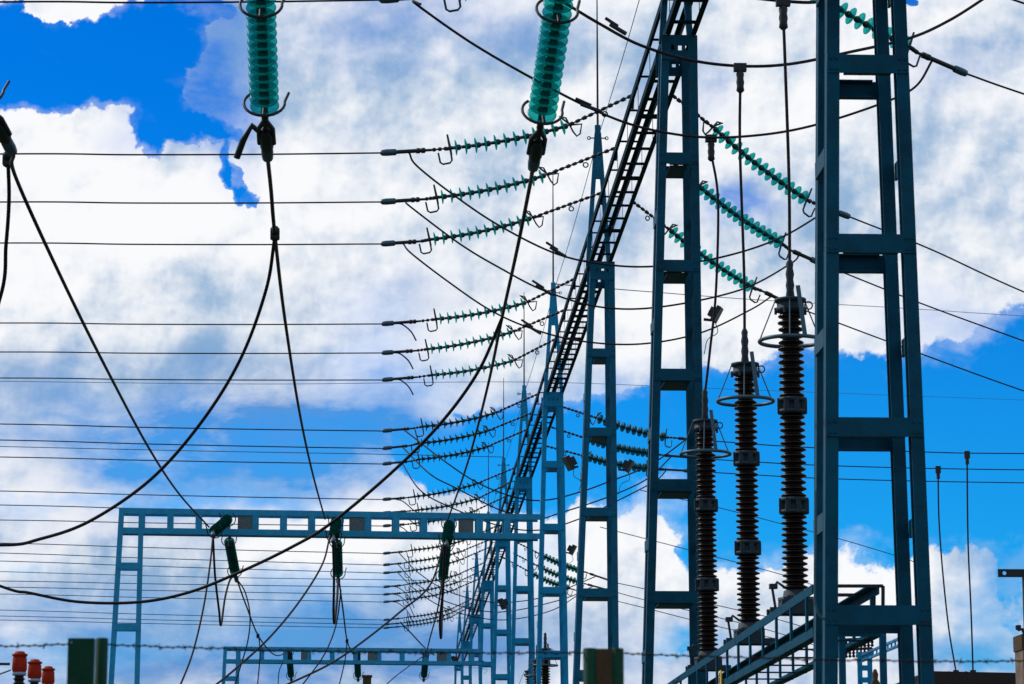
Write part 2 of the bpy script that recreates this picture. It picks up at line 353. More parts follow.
look = ['broad dark blue four-legged ladder column at the right side of the view',
        'dark blue ladder column left of the three brown porcelain posts',
        'slimmer blue ladder column just right of the column that holds the front portal beam',
        'bright blue ladder column where the front portal beam ends',
        'fifth ladder column from the right, seen through the front portal beam end',
        'sixth ladder column from the right, partly hidden behind brighter neighbours',
        'seventh ladder column from the right in the crowded distance',
        'eighth ladder column from the right beside the rear portal beam end',
        'ninth ladder column from the right, small and mostly hidden',
        'farthest small ladder column at the end of the long beam']
for k in range(10):
    column(23.5+15*k, look[k], M['deep'] if k < 2 else M['mid'] if k == 2 else M['blue'], k)  # column blue steps from dark on the nearest to brighter with distance
# ------------------------------------------------------------------ the long beam, one truss per bay
X0, X1, Z0, Z1 = 3.78, 4.20, 13.05, 13.72
def beam_span(Ya, Yb, label, m=M['beam'], step=.8):
    r = thing('gantry_beam', (4.01, Ya, Z0), label, 'beam', 'ladder truss beams on top of the column row')
    for x in (X0, X1):
        for z in (Z0, Z1):
            mb = MB(); ix = 1 if x == X0 else -1; iz = 1 if z == Z0 else -1      # angle iron chord
            mb.bar((x, Ya, z+iz*.055), (x, Yb, z+iz*.055), .012, .11); mb.bar((x+ix*.038, Ya, z), (x+ix*.038, Yb, z), .064, .012)
            mb.build('chord', m, r)
    dense = (Yb-Ya) > 5
    y = Ya+.45; i = 0
    while y < Yb-.3:
        w = .22 if i % 4 == 0 else .11
        mb = MB(); mb.box((X0+.016, y-w/2, Z0+.008), (X1-.016, y+w/2, Z0+.028)); mb.build('batten', m, r)
        if i % 2 == 0:
            for x, s in ((X0, -1), (X1, 1)):
                mb = MB(); mb.box((x-.006+.013*(s < 0), y-.04, Z0+.02), (x+.006-.013*(s > 0)+.004, y+.04, Z1-.02)); mb.build('upright', m, r)
            mb = MB(); mb.box((X0+.016, y-.035, Z1-.03), (X1-.016, y+.035, Z1-.012)); mb.build('top_batten', m, r)
        y += step; i += 1
for k in range(9):
    beam_span(23.5+15*k+.02, 23.5+15*(k+1)-.02, ['ladder beam leaving the top of the frame to the nearest column', 'dark ladder beam running down from the top edge between second and third columns',
      'ladder beam bay dropping from the third to the fourth column', 'ladder beam bay between fourth and fifth columns', 'ladder beam bay just above the front portal beam end',
      'ladder beam bay crossing behind the front portal beam', 'ladder beam bay below the front portal beam', 'second farthest small ladder beam bay', 'farthest tiny ladder beam bay'][k], step=(1., 1., .64, .9, .9, .9, .9, .9, .9)[k])
# ------------------------------------------------------------------ insulator strings
def disc_mesh(n=24, m='glass'):
    mb = MB()      # glass shell: axis +Z points to the cap side
    mb.lathe([(.024, .042), (.014, .078), (.002, .112), (-.010, .127), (-.015, .127), (-.008, .118), (-.001, .098), (-.010, .094), (-.010, .087), (.003, .078), (-.007, .068), (-.007, .06), (.010, .05), (.016, .036)], n=n)
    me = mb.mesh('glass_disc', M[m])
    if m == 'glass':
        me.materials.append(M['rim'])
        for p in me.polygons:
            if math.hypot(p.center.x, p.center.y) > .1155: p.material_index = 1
    return me
def cap_mesh():
    mb = MB(); mb.lathe([(-.078, .026), (-.02, .028), (.0, .038), (.018, .044), (.05, .048), (.07, .036), (.078, .026)], n=12)
    return mb.mesh('cap', M['core'])
DISC = disc_mesh(28); DISC2 = disc_mesh(20, 'darkglass'); CAP = cap_mesh()
def string(name, label, group, A, S, E, T0, T1, nd_=12, horn_sag=1, dirn=-1, tail=True, sag=.05, up=V((0, 0, 1)), bighorn=False, dark_discs=False):
    """A attachment, S..E discs, T0..T1 dead-end clamp (world points)"""
    A, S, E, T0, T1 = [V(p) for p in (A, S, E, T0, T1)]
    r = thing(name, A, label, 'insulator', group)
    ax = (E-S); Ln = ax.length; u = ax.normalized(); side = u.cross(up).normalized(); w = side.cross(u)
    pts = []
    for i in range(nd_):
        t = (i+.5)/nd_; p = S.lerp(E, t) - w*sag*4*t*(1-t); pts.append(p)
    for i, p in enumerate(pts):
        a = pts[max(i-1, 0)]; b = pts[min(i+1, nd_-1)]; q = (a-b).to_track_quat('Z', 'Y')
        for nm, me in (('glass_disc', DISC2 if dark_discs else DISC), ('cap', CAP)):
            o = bpy.data.objects.new(nm, me); C.objects.link(o); o.rotation_mode = 'QUATERNION'; o.rotation_quaternion = q
            if nm == 'glass_disc': o.parent = r; o.location = p-A; hold = o; hq = q
            else: o.parent = hold; o.rotation_quaternion = (1, 0, 0, 0)
    ch = MB()                                                # chain of shackles and links back to the beam
    d = (S-A); m_ = max(3, int(d.length/.11)); ch.tube([A, S], .014, 6)
    for i in range(m_):
        p = A+d*((i+.5)/m_); q = d.normalized()
        ch.lathe([(-.045, .014), (-.03, .036 if i % 2 else .028), (.03, .03), (.045, .014)], p, q, 8)
    if Ln > 0: ch.torus(A+d*.45-w*.09, .042, .012, side, n=12, k=6)
    ch.build('shackle_chain', M['iron'], r)
    he = MB(); he.tube([E-u*.02, E+u*.10], .030, 8); d2 = T0-E; he.tube([E, T0], .014, 6)
    for i in range(3): he.lathe([(-.035, .012), (-.02, .032), (.02, .032), (.035, .012)], E+d2*((i+1.)/3.6), d2.normalized(), 8)
    he.build('end_fitting', M['iron'], r)
    # arcing horns: a tall T prong with a loop below at the live end, a racket at the earthed end
    h1 = MB(); e = E+u*.02; B = .016
    if bighorn:
        for c, f in ((E-u*.06, 1), (S-u*.02, 1), (S.lerp(E, .30), 1))[:3 if nd_ == 18 else 2]:
            h = MB(); R = .175
            pp = [c+side*(R*math.cos(a))+w*(R*math.sin(a)) for a in [math.radians(x) for x in range(130, 380, 14)]]
            pp += [pp[-1]+w*.12+side*.03]
            h.tube(pp, .013, 8); h.tube([c-w*.165, c-w*.02], .016, 6)
            h.build('arcing_horn', M['iron'], r)
    else:
        h1.tube([e+w*.23, e+w*.02, e-w*.12], [B, B*1.4, B], 6)
        h1.tube([e-w*.02, e-w*.2+u*.01, e-w*.235+u*.05, e-w*.235+u*.16, e-w*.2+u*.2, e-w*.04+u*.2], B, 6)
        h1.build('arcing_horn', M['core'], r)
        h2 = MB(); s0 = S-u*.06
        h2.tube([s0-w*.02, s0+w*.12+u*.12, s0+w*.17+u*.17, s0+w*.13+u*.07, s0-w*.12-u*.0, s0-w*.2-u*.04, s0-w*.17-u*.1, s0-w*.02-u*.16, s0], B, 6)
        h2.build('arcing_horn', M['core'], r)
    u2 = (T1-T0).normalized(); Lc = (T1-T0).length; cl = MB()
    cl.tube([T0-u2*.02, T0+u2*.12], .022, 8); cl.box_ = 0
    cl.tube([T0+u2*.08, T1-u2*.22], .033, 10)
    for t in (.12, .2): cl.lathe([(-.03, .02), (-.03, .045), (.03, .045), (.03, .02)], T0+u2*t, u2, 8)
    c_ = cl.build('dead_end_clamp', M['iron'], r)
    sl = MB(); sl.lathe([(0, .03), (.02, .052), (.17, .055), (.24, .048), (.27, .02)], T1-u2*.27, u2, 12); sl.build('sleeve', M['sleeve'], c_)
    return r, T0.lerp(T1, .3)
setword = ['top', 'second', 'third', 'fourth', 'fifth', 'sixth', 'seventh']; ph = ['upper', 'middle', 'lower']
ZC = 12.93
def Yof(y):
    lo, hi = 10., 400.
    for _ in range(60):
        m_ = (lo+hi)/2; d = ray(383, y); z = d.z*m_/d.y+H
        if z > ZC: hi = m_
        else: lo = m_
    return lo
rows = {0: [(-180, -180), (-83, -83), (0, 2)], 1: [(153, 154), (202, 202), (244, 243)], 2: [(324, 323), (353, 352), (380, 378)], 3: [(431, 424), (448.5, 440), (464, 457)],
        4: [(499.5, 491), (513, 505), (526, 520)], 5: [(553.5, 543), (565, 553), (573, 561)], 6: [(587, 581), (594.5, 587), (602, 594)], 7: [(620, 610), (624.5, 616), (628, 620)]}
LEFT_ENDS = {}
for gi, ys in rows.items():
    for pi, (y, y0) in enumerate(ys):
        Y = Yof(y)
        lab = ('%s of three teal glass insulator strings in the %s set left of the long beam' % (ph[pi], setword[gi-1])) if gi else ('teal glass insulator string above the frame, %s of the set before the top set' % ph[pi])
        A = V((3.87, Y, 13.93)); dz = random.uniform(-.03, .03); q = random.uniform(-.12, .12)
        if gi == 1: q = (0.05, -.12, -.2)[pi]
        A = A+V((-.0, 0, -.0))
        S = V((2.78+q, Y, 13.42-q*.1)); E_ = V((.92+q*.9, Y, 13.05+dz)); T0 = V((.62+q*.3, Y, 13.0+dz*.5)); T1 = V((-.17, Y, ZC))
        r, tap = string('insulator_string', lab, 'tension insulator strings left of the long beam', A, S, E_, T0, T1, dark_discs=gi > 2)
        if gi < 1 or gi > 0:
            lg = MB(); lg.bar((3.86, Y, 13.70), (3.88, Y, 13.95), .05, .03); lg.build('beam_lug', M['beam'], r)
        LEFT_ENDS[(gi, pi)] = tap
        d0 = at(0, y0, Y); u_ = d0-T1; pts = [T1]
        for t in (.33, .66, 1, 2, 4, 7, 10):
            p = T1+u_*t; p.z += -.06*t+.012*t*t if t > 1 else -.02*math.sin(math.pi*t); pts.append(p)
        wire('line_conductor', ('long level conductor running left from the %s string of the %s set' % (ph[pi], setword[gi-1])) if gi else 'level conductor along the top edge, %s of three' % ph[pi], pts, .0135 if gi < 3 else .015, 'level line conductors going out to the left', 'power line')
# short free tails on set two
for pi in range(3):
    t = LEFT_ENDS[(2, pi)]; 
    wire('jumper_tail', 'short bent jumper tail under the clamp of the %s string in the second set' % ph[pi], [t+V((-.25, 0, -.03)), t+V((-.12, 0, -.06)), t+V((.05, -.1, -.22)), t+V((.16, -.15, -.42))], .016, 'short jumper tails')
for gi in (4, 6):
    for pi in range(3):
        t = LEFT_ENDS[(gi, pi)]
        wire('jumper_tail', 'short jumper tail below the %s clamp of the %s set' % (ph[pi], setword[gi-1]), [t+V((-.15, 0, -.03)), t+V((.1, 0, -.1)), t+V((.45, -.1, -.4)), t+V((.7, -.15, -.9 if gi == 6 else -.5))], .016, 'short jumper tails')
# right-hand strings
def right_end(gi, pi, px, lab, labw, wirepts, nd_=12, lug=True):
    P_ = [at(*p) for p in px]
    r, tap = string('insulator_string', lab, 'tension insulator strings right of the long beam', *P_, nd_=nd_+(2 if gi < 3 else 0), dark_discs=gi > 2)
    wire('line_conductor', labw, [P_[-1]]+[at(*p) for p in wirepts], .0145, 'conductors going out to the right', 'power line')
    return tap
rt = {}
rt[1, 0] = right_end(1, 0, [(672, 95, 44.9), (714, 128, 45.5), (806, 199, 46.4), (820, 206, 46.6), (850, 217, 47)], 'large upper teal glass string sloping down right from the beam', 'upper right conductor descending from behind the broad column', [(930, 249, 48), (1024, 292, 50), (1200, 365, 55), (1500, 470, 64)])
rt[1, 1] = right_end(1, 1, [(668, 158, 48.1), (700, 187, 48.7), (781, 243, 49.6), (790, 250, 49.8), (822, 264, 50.2)], 'large middle teal glass string sloping down right behind the second column', 'middle right conductor descending from behind the broad column', [(920, 303, 51.5), (1024, 341, 53.5), (1200, 404, 58), (1500, 496, 67)])
rt[1, 2] = right_end(1, 2, [(632, 201, 51.3), (670, 230, 51.9), (752, 287, 52.8), (762, 291, 53), (796, 307, 53.4)], 'large lower teal glass string ending beside the ringed brown post', 'lower right conductor descending from the ringed brown post top', [(900, 346, 54.8), (1024, 391, 57), (1200, 450, 61), (1500, 530, 70)])
rt[0, 1] = right_end(0, 1, [(760, -140, 33.7), (820, -95, 34.3), (935, -35, 35.2), (950, -26, 35.3), (1000, -6, 35.8)], 'teal glass string above the top right corner', 'conductor just entering the top right corner', [(1026, 4, 36.2), (1200, 60, 40), (1500, 150, 48)])
rt[0, 2] = right_end(0, 2, [(722, -60, 36.9), (785, -27, 37.5), (908, 46, 38.3), (918, 53, 38.4), (967, 74, 39)], 'teal glass string seen through the top of the broad column', 'conductor leaving the clamp near the top right corner', [(1024, 94, 40), (1200, 152, 44), (1500, 235, 52)])
rt[3, 0] = right_end(3, 0, [(563, 407, 72.8), (597, 418, 73.2), (665, 437, 74.2), (676, 438, 74.4), (712, 441, 75)], 'small dark upper string right of the fourth column', 'upper of three level conductors to the right edge', [(800, 447, 75), (925, 452, 75), (1024, 453.5, 75), (1400, 455, 75)])
rt[3, 1] = right_end(3, 1, [(551, 427, 75.9), (591, 440, 76.2), (650, 453, 77.2), (662, 455, 77.4), (695, 458, 78)], 'small dark middle string right of the fourth column', 'middle of three level conductors to the right edge', [(740, 461, 78), (840, 466, 78), (1024, 469.8, 78), (1400, 472, 78)])
rt[3, 2] = right_end(3, 2, [(546, 446, 78.6), (588, 457, 78.9), (646, 468, 79.9), (656, 469, 80.2), (692, 471, 80.7)], 'small dark lower string right of the fourth column', 'lower of three level conductors to the right edge', [(740, 474, 80.7), (840, 479, 80.7), (1024, 482.8, 80.7), (1400, 486, 80.7)])
rt[5, 0] = right_end(5, 0, [(514, 541, 100.5), (540, 554, 100.8), (582, 571, 101.8), (588, 573, 102), (617, 583, 102.5)], 'tiny upper string crossing behind the fourth column', 'upper faint conductor sloping down behind the porcelain posts', [(645, 589, 102), (720, 606, 102), (768, 617, 102), (800, 626, 102), (826, 636, 101)])
rt[5, 1] = right_end(5, 1, [(513, 553, 104), (538, 566, 104.2), (579, 582, 105), (586, 584, 105.2), (612, 591, 105.7)], 'tiny middle string crossing behind the fourth column', 'middle faint conductor sloping down behind the porcelain posts', [(645, 600, 105), (720, 618, 105), (768, 630, 105), (800, 640, 105), (826, 650, 104)])
rt[5, 2] = right_end(5, 2, [(500, 556, 106.6), (530, 572, 106.8), (568, 588, 107.6), (575, 590, 107.8), (600, 597, 108.3)], 'tiny lower string crossing behind the fourth column', 'lower faint conductor sloping down behind the porcelain posts', [(645, 608, 107), (720, 627, 107), (768, 637, 107), (800, 646, 107), (826, 656, 106)])
# ------------------------------------------------------------------ jumpers looping under the beam
J = 'slack jumpers looping under the long beam'
def jumper(lab, a, mids, b, r=.016): return wire('jumper', lab, [a]+mids+[b], r, J)
jumper('uppermost of the slack jumpers, joining both clamps of the top set', LEFT_ENDS[1, 0]+V((-.1, 0, -.03)), [(417, 166, 44.9), (455, 196, 44.9), (500, 226, 44.9), (557, 254, 44.9), (610, 265, 44.9), (660, 266, 44.9), (722, 257, 45), (780, 238, 45.8)], rt[1, 0])
jumper('middle slack jumper, joining both clamps of the top set', LEFT_ENDS[1, 1]+V((-.1, 0, -.03)), [(412, 208, 48.1), (460, 244, 48.1), (500, 268, 48.1), (545, 291, 48.1), (600, 307, 48.1), (660, 307, 48.1), (740, 290, 48.6), (790, 264, 49.5)], rt[1, 1])
jumper('lowest slack jumper, joining both clamps of the top set', LEFT_ENDS[1, 2]+V((-.1, 0, -.03)), [(412, 254, 51.3), (450, 283, 51.3), (490, 310, 51.3), (530, 328, 51.3), (580, 341, 51.3), (640, 344, 51.3), (700, 333, 51.8), (750, 310, 52.6)], rt[1, 2])
jumper('heavy jumper crossing the beam just under the top edge', at(560, 0, 33.7), [(600, 24, 33.6), (640, 45, 33.5), (690, 60, 33.4), (740, 66, 33.3), (790, 64, 33.6), (850, 52, 34.3), (910, 38, 35), (950, 20, 35.4)], at(988, -4, 35.7), .019)
jumper('heavy jumper crossing in front of the second column near the ring horns', LEFT_ENDS[0, 2]+V((0, 0, -.1)), [(416, 4, 36.9), (470, 42, 36.9), (530, 77, 36.9), (590, 108, 36.9), (640, 127, 36.9), (700, 137, 37.2), (760, 135, 37.5), (815, 125, 37.8), (880, 104, 38.2), (915, 87, 38.5)], rt[0, 2], .017)
jumper('jumper at the top edge over the brown posts', at(640, -50, 30.6), [(700, -14, 30.2), (783, 1, 29.6), (840, -3, 30)], at(930, -40, 31), .019)
jumper('upper thin jumper passing behind the fourth column', LEFT_ENDS[3, 0], [(447, 463, 72.8), (480, 484, 72.8), (518, 498, 72.8), (547, 500, 72.9), (580, 492, 73), (608, 482, 73.4), (650, 465, 74)], rt[3, 0], .018)
jumper('middle thin jumper passing behind the fourth column', LEFT_ENDS[3, 1], [(430, 474, 75.9), (456, 488, 75.9), (500, 510, 75.9), (535, 519, 75.9), (560, 513, 76), (608, 497, 76.6), (647, 479, 77.2)], rt[3, 1], .018)
jumper('lower thin jumper passing behind the fourth column', LEFT_ENDS[3, 2], [(420, 490, 78.6), (450, 507, 78.6), (500, 526, 78.6), (540, 530, 78.7), (579, 519, 79), (617, 501, 79.4), (655, 481, 80)], rt[3, 2], .018)
jumper('upper far jumper under the front portal beam', LEFT_ENDS[5, 0], [(420, 574, 100.5), (450, 592, 100.5), (490, 602, 100.5), (530, 600, 101), (560, 591, 101.4)], rt[5, 0], .018)
jumper('middle far jumper under the front portal beam', LEFT_ENDS[5, 1], [(418, 585, 104), (450, 603, 104), (500, 612, 104.2), (560, 600, 105)], rt[5, 1], .018)
jumper('lower far jumper under the front portal beam', LEFT_ENDS[5, 2], [(418, 592, 106.6), (450, 610, 106.6), (500, 620, 106.8), (550, 611, 107.4)], rt[5, 2], .018)
# spacer twigs on the jumpers
def twig(px, py, Y, lab, dx=9, dy=6):
    a = at(px-dx, py-dy, Y); b = at(px+dx, py+dy*.8, Y-.05); mb = MB(); mb.tube([a.lerp(b, .12), b], .026, 8)
    mb.tube([a+V((-.03, 0, .06)), a.lerp(b, .55)+V((0, 0, .035))], .02, 6)
    tag(mb.build('wire_splice', M['iron']), lab, 'clamp', 'splice clamps on the jumpers')
twig(557, 252, 44.85, 'splice clamp on the uppermost slack jumper'); twig(543, 290, 48.05, 'splice clamp on the middle slack jumper'); twig(532, 329, 51.25, 'splice clamp on the lowest slack jumper')
twig(617, 29, 33.55, 'splice clamp on the heavy top-edge jumper left of the second column'); twig(590, 108, 36.85, 'splice clamp on the heavy jumper beside the ring-horned string', 12, 5)
# ------------------------------------------------------------------ T connectors and droppers to the brown posts
def dropper(lab, labc, top, pts, foot):
    T = at(*top); mb = MB(); mb.box((T.x-.075, T.y-.04, T.z-.055), (T.x+.075, T.y+.04, T.z+.04))
    mb.lathe([(0, .035), (.04, .05), (.09, .042), (.14, .05), (.19, .042), (.24, .05), (.27, .02)], T-V((0, 0, .05)), V((0, 0, -1)), 10)
    tag(mb.build('wire_connector', M['iron']), labc, 'clamp', 'T connectors on the jumpers')
    wire('dropper', lab, [T-V((0, 0, .2))]+[at(*p) for p in pts]+[foot], .017, 'droppers to the brown porcelain posts')
# ------------------------------------------------------------------ brown porcelain posts with grading rings
ZB, ZT = 4.38, 7.5
def post():
    r = thing('arrester_post', (4.16, 29.4, ZB), '', 'insulator', 'tall brown porcelain posts with ring tops'); X, Y = 4.16, 29.4
    secs = [(ZB+.10, 5.26), (5.42, 6.30), (6.46, 7.36)]
    for a, b in secs:
        n_ = 13; pr = [(0, .09)]; h = (b-a)/n_
        for i in range(n_):
            R = .138 if i % 2 else .132
            pr += [(h*i+.003, .086), (h*i+h*.30, R-.004), (h*i+h*.42, R), (h*i+h*.56, R-.006), (h*i+h*.80, .09)]
        pr += [(b-a, .09)]
        mb = MB(); mb.lathe(pr, (X, Y, a), n=28); mb.build('ribbed_porcelain', M['brown'], r)
    for z in (5.34, 6.38):
        mb = MB(); mb.lathe([(-.085, .09), (-.08, .15), (-.045, .152), (-.04, .12), (.04, .12), (.045, .152), (.08, .15), (.085, .09)], (X, Y, z), n=20)
        for i in range(8):
            a = i*math.pi/4+.2; mb.bar((X+.135*math.cos(a), Y+.135*math.sin(a), z-.075), (X+.135*math.cos(a), Y+.135*math.sin(a), z+.075), .05, .035)
        mb.build('joint_flange', M['flange'], r)
    mb = MB(); mb.lathe([(-.02, .10), (0, .15), (.04, .155), (.045, .14), (.10, .14), (.105, .165), (.135, .165), (.14, .02)], (X, Y, 7.37), n=20)
    for i in range(6):
        a = i*math.pi/3; mb.lathe([(-.04, .014), (.03, .014)], (X+.155*math.cos(a), Y+.155*math.sin(a), 7.38), n=6)
    mb.torus((X+.19, Y, 7.44), .04, .008, V((0, 1, 0)), n=12, k=5); cp = mb.build('cap', M['flange'], r)
    mb = MB(); mb.torus((X, Y, 7.06), .325, .021, n=48, k=10)
    rg = mb.build('grading_ring', M['ring'], r)
    for a in (10, 175, 260):
        mb = MB(); c, s = math.cos(math.radians(a)), math.sin(math.radians(a)); mb.tube([(X+.16*c, Y+.16*s, 7.48), (X+.325*c, Y+.325*s, 7.07)], .007, 6); mb.build('ring_strut', M['ring'], rg)
    mb = MB(); mb.bar((X+.06, Y-.15, 7.62), (X+.10, Y-.31, 7.08), .045, .012); mb.build('ring_strut', M['ring'], rg)
    mb = MB(); mb.lathe([(0, .036), (.04, .046), (.10, .038), (.15, .046), (.21, .036), (.27, .046), (.33, .034), (.38, .04), (.42, .022)], (X, Y, 7.5), n=12); mb.build('terminal_clamp', M['flange'], r)
    mb = MB(); mb.lathe([(0, .18), (.03, .18), (.035, .13), (.10, .12), (.11, .10)], (X, Y, ZB-.012), n=20); 
    for i in range(3):
        a = i*2.1; mb.box((X+.15*math.cos(a)-.03, Y+.15*math.sin(a)-.03, ZB-.08), (X+.15*math.cos(a)+.03, Y+.15*math.sin(a)+.03, ZB+.03))
    mb.build('base_flange', M['flange'], r)
    mb = MB(); mb.tube([(X-.22, Y-.1, ZB-.1), (X-.25, Y-.1, ZB+.1), (X-.2, Y-.1, ZB+.17), (X-.13, Y-.1, ZB+.12)], .014, 6)
    mb.box((X-.28, Y-.14, ZB+.10), (X-.20, Y-.06, ZB+.15)); mb.build('discharge_counter', M['iron'], r)
    return r
PY = [29.4, 33.25, 37.55]
p0 = post(); p0['label'] = 'tallest brown ribbed porcelain post with a grey ring, beside the broad column'
copy_thing(p0, (4.16, PY[1], ZB), 'middle brown ribbed porcelain post with a grey ring')
copy_thing(p0, (4.16, PY[2], ZB), 'brown ribbed porcelain post in front of the second column')
for Y, l in ((76.3, 'small far brown post beside the fourth column'), (80.4, 'small far brown post behind the fourth column leg'), (84.6, 'small far brown post left of the fourth column')): copy_thing(p0, (4.16, Y, ZB), l)
dropper('vertical dropper to the tallest brown post', 'T connector at the top edge above the tallest brown post', (783, 1, 29.5), [(785, 60, 29.45), (789, 180, 29.42)], V((4.16, 29.4, 7.85)))
dropper('vertical dropper to the middle brown post', 'T connector on the heavy jumper over the middle brown post', (740, 67, 33.25), [(740, 150, 33.25), (744, 270, 33.25)], V((4.16, 33.25, 7.85)))
dropper('slightly bowed dropper to the brown post in front of the second column', 'pale T connector in front of the large upper string', (711, 138, 37.4), [(718, 200, 37.45), (716, 290, 37.5), (710, 350, 37.55)], V((4.16, 37.55, 7.85)))
# support beam under the posts
def support(Ya, Yb, lab):
    r = thing('support_beam', (4.16, Ya, 0), lab, 'beam', 'low truss beams carrying the brown posts')
    for x in (3.86, 4.46):
        for z in (3.78, 4.17):
            mb = MB(); ix = 1 if x < 4 else -1
            mb.bar((x, Ya, z), (x, Yb, z), .014, .085); mb.bar((x+ix*.05, Ya, z+(.036 if z > 4 else -.036)), (x+ix*.05, Yb, z+(.036 if z > 4 else -.036)), .086, .012); mb.build('chord', M['truss'], r)
    y = Ya+.35
    while y < Yb:
        for x in (3.86, 4.46):
            mb = MB(); mb.box((x-.02, y-.035, 3.822), (x+.003, y+.035, 4.128)); mb.build('upright', M['truss'], r)
        mb = MB(); mb.box((3.87, y-.03, 3.725), (4.45, y+.03, 3.738)); mb.build('batten', M['truss'], r)
        y += 1.05
    mb = MB(); mb.box((3.87, Ya-.02, 3.74), (4.45, Ya, 3.82)); mb.build('end_plate', M['truss'], r)
    for py in PY:
        if Ya < py < Yb:
            mb = MB(); mb.box((3.88, py-.16, 4.226), (4.44, py-.10, 4.29)); mb.box((3.88, py+.10, 4.226), (4.44, py+.16, 4.29)); mb.box((4.0, py-.16, 4.29), (4.32, py+.16, ZB-.01)); mb.build('post_bracket', M['flange'], r)
    for yy, xs in ((Ya+1.75, (4.25,)), (Yb-.8, (3.92, 4.40))):
        for x in xs:
            mb = MB(); mb.box((x-.05, yy-.05, 0), (x+.05, yy+.05, 3.72)); mb.build('leg', M['truss'], r)
    return r
sb = support(26.15, 43.5, 'pale blue truss beam rising right beneath the brown porcelain posts')
support(74, 88, 'small far truss beam under the distant brown posts')
mb = MB(); T = V((3.84, 33.3, 3.95)); mb.box((T.x-.02, T.y-.10, 3.74), (T.x-.004, T.y+.10, 3.93)); tg = mb.build('warning_tag', M['yellow'], sb)
mb = MB(); mb.box((T.x-.026, T.y-.02, 3.78), (T.x-.021, T.y+.02, 3.85)); mb.box((T.x-.026, T.y-.03, 3.86), (T.x-.021, T.y+.03, 3.90)); mb.build('tag_symbol', M['black'], tg)
# ------------------------------------------------------------------ portals on the left
def portal(xl, xr, Yl, Yr, zt, zb, lab, pw=.45, plates=(), colx=True, step=.86, m=M['portal'], rightcol=False):
    r = thing('portal_gantry', (xl, Yl, 0), lab, 'gantry', 'portal gantries left of the column row')
    a = V((xl, Yl, 0)); b = V((xr, Yr, 0)); u = (b-a).normalized(); nrm = V((-u.y, u.x, 0)); Ln = (b-a).length
    def pt(s, z, d=0): q = a+u*s+nrm*d; return V((q.x, q.y, z))
    for d in (0, pw):
        for z in (zb, zt):
            mb = MB(); mb.bar(pt(0, z, d), pt(Ln, z, d), .135, .03, V((0, 0, 1))); iz = 1 if z == zb else -1
            mb.bar(pt(0, z-iz*.04, d+(.05 if d == 0 else -.05)), pt(Ln, z-iz*.04, d+(.05 if d == 0 else -.05)), .012, .08, V((0, 0, 1))); mb.build('chord', m, r)
        s = .54
        while s < Ln-.2:
            mb = MB(); mb.bar(pt(s, zb+.056, d), pt(s, zt-.056, d), .15, .026, u); mb.build('upright', m, r); s += step
    s = .54
    while s < Ln-.2:
        mb = MB(); mb.bar(pt(s, zb+.03, .05), pt(s, zb+.03, pw-.05), .08, .012, u); mb.build('batten', m, r); s += step
    for s in plates:
        mb = MB(); mb.bar(pt(s, zb+.06, .02), pt(s, zt-.06, .02), .36, .01, u); mb.build('number_plate', M['plate'], r)
    def col(s0, flip):
        for d in (0, pw):
            for k in (0, 1):
                mb = MB(); top = s0+(0.06 if k == 0 else .52); bot = s0-(.30 if k == 0 else -.50)
                mb.bar(pt(bot, 0, d), pt(top, zt-.02, d), .12, .05, u); mb.build('leg', m, r)
            for i in range(6):
                z = 8.73-1.42*i; f = (zt-z)/zt; mb = MB(); mb.bar(pt(s0+.06-.36*f-.03, z, d-.03), pt(s0+.55-.02*f, z, d-.03), .15, .012, V((0, 0, 1))); mb.build('crosspiece', m, r)
    if colx: col(0, False)
    if rightcol: col(Ln-.55, True)
    return r, pt
pr1, pt1 = portal(-6.28, 3.62, 67.7, 68.5, 10.02, 9.56, 'front pale blue portal beam on a ladder leg spanning the lower left', plates=(2.95, 5.57, 8.16), step=.6625)
pr2, pt2 = portal(-5.95, 3.5, 106.6, 107.4, 9.82, 9.36, 'rear small blue portal beam low in the lower left', plates=(3.0, 5.45, 8.0))
portal(-7.2, 6.2, 22.3, 22.3, 9.85, 9.3, 'near portal overhead just outside the top of the frame', rightcol=True)
# near strings hanging in from the top edge (tension strings on the overhead portal)
NG = 'big teal insulator strings hanging in at the top edge'
joint = {}
for i, (lab, A, S, E_, T0, T1) in enumerate([
    ('big teal string in the top left, between the blue gap and the clouds', (-1.09, 22.75, 9.22), (-1.09, 22.95, 9.03), (-1.085, 24.2, 8.09), (-1.085, 24.4, 8.0), (-1.08, 24.9, 7.81)),
    ('big teal string at the top centre with ring horns above the clamp', (1.44, 22.75, 9.22), (1.42, 22.95, 9.03), (1.30, 24.25, 8.06), (1.29, 24.5, 7.96), (1.26, 25.0, 7.77)),
    ('teal string cut by the left edge with only its horn and clamp showing', (-3.56, 22.75, 9.22), (-3.56, 22.95, 9.07), (-3.48, 24.2, 8.16), (-3.43, 24.4, 8.06), (-3.31, 24.9, 7.84))]):
    r, t = string('insulator_string', lab, NG, A, S, E_, T0, T1, nd_=18, sag=.015, bighorn=True)
    T0, T1 = V(T0), V(T1); mb = MB()
    u = (T1-T0).normalized(); sd_ = u.cross(V((0, 0, 1))).normalized()
    mb.tube([T0-u*.08, T0+sd_*.06+u*.06, T0+sd_*.062+u*.28], .022, 8); mb.tube([T0-u*.08, T0-sd_*.06+u*.06, T0-sd_*.062+u*.28], .022, 8)
    mb.lathe([(0, .03), (.05, .055), (.10, .062), (.24, .06), (.32, .04), (.42, .028)], T0+u*.08, u, 12)
    mb.tube([T0+u*.2, T0+u*.1-sd_*.12+V((0, 0, .05)), T0+u*.2-sd_*.2-V((0, 0, .02)), T0+u*.3-sd_*.26-V((0, 0, .12))] if i != 1 else [T0+u*.2, T0+u*.3], .03, 8)
    mb.build('wedge_clamp', M['iron'], r)
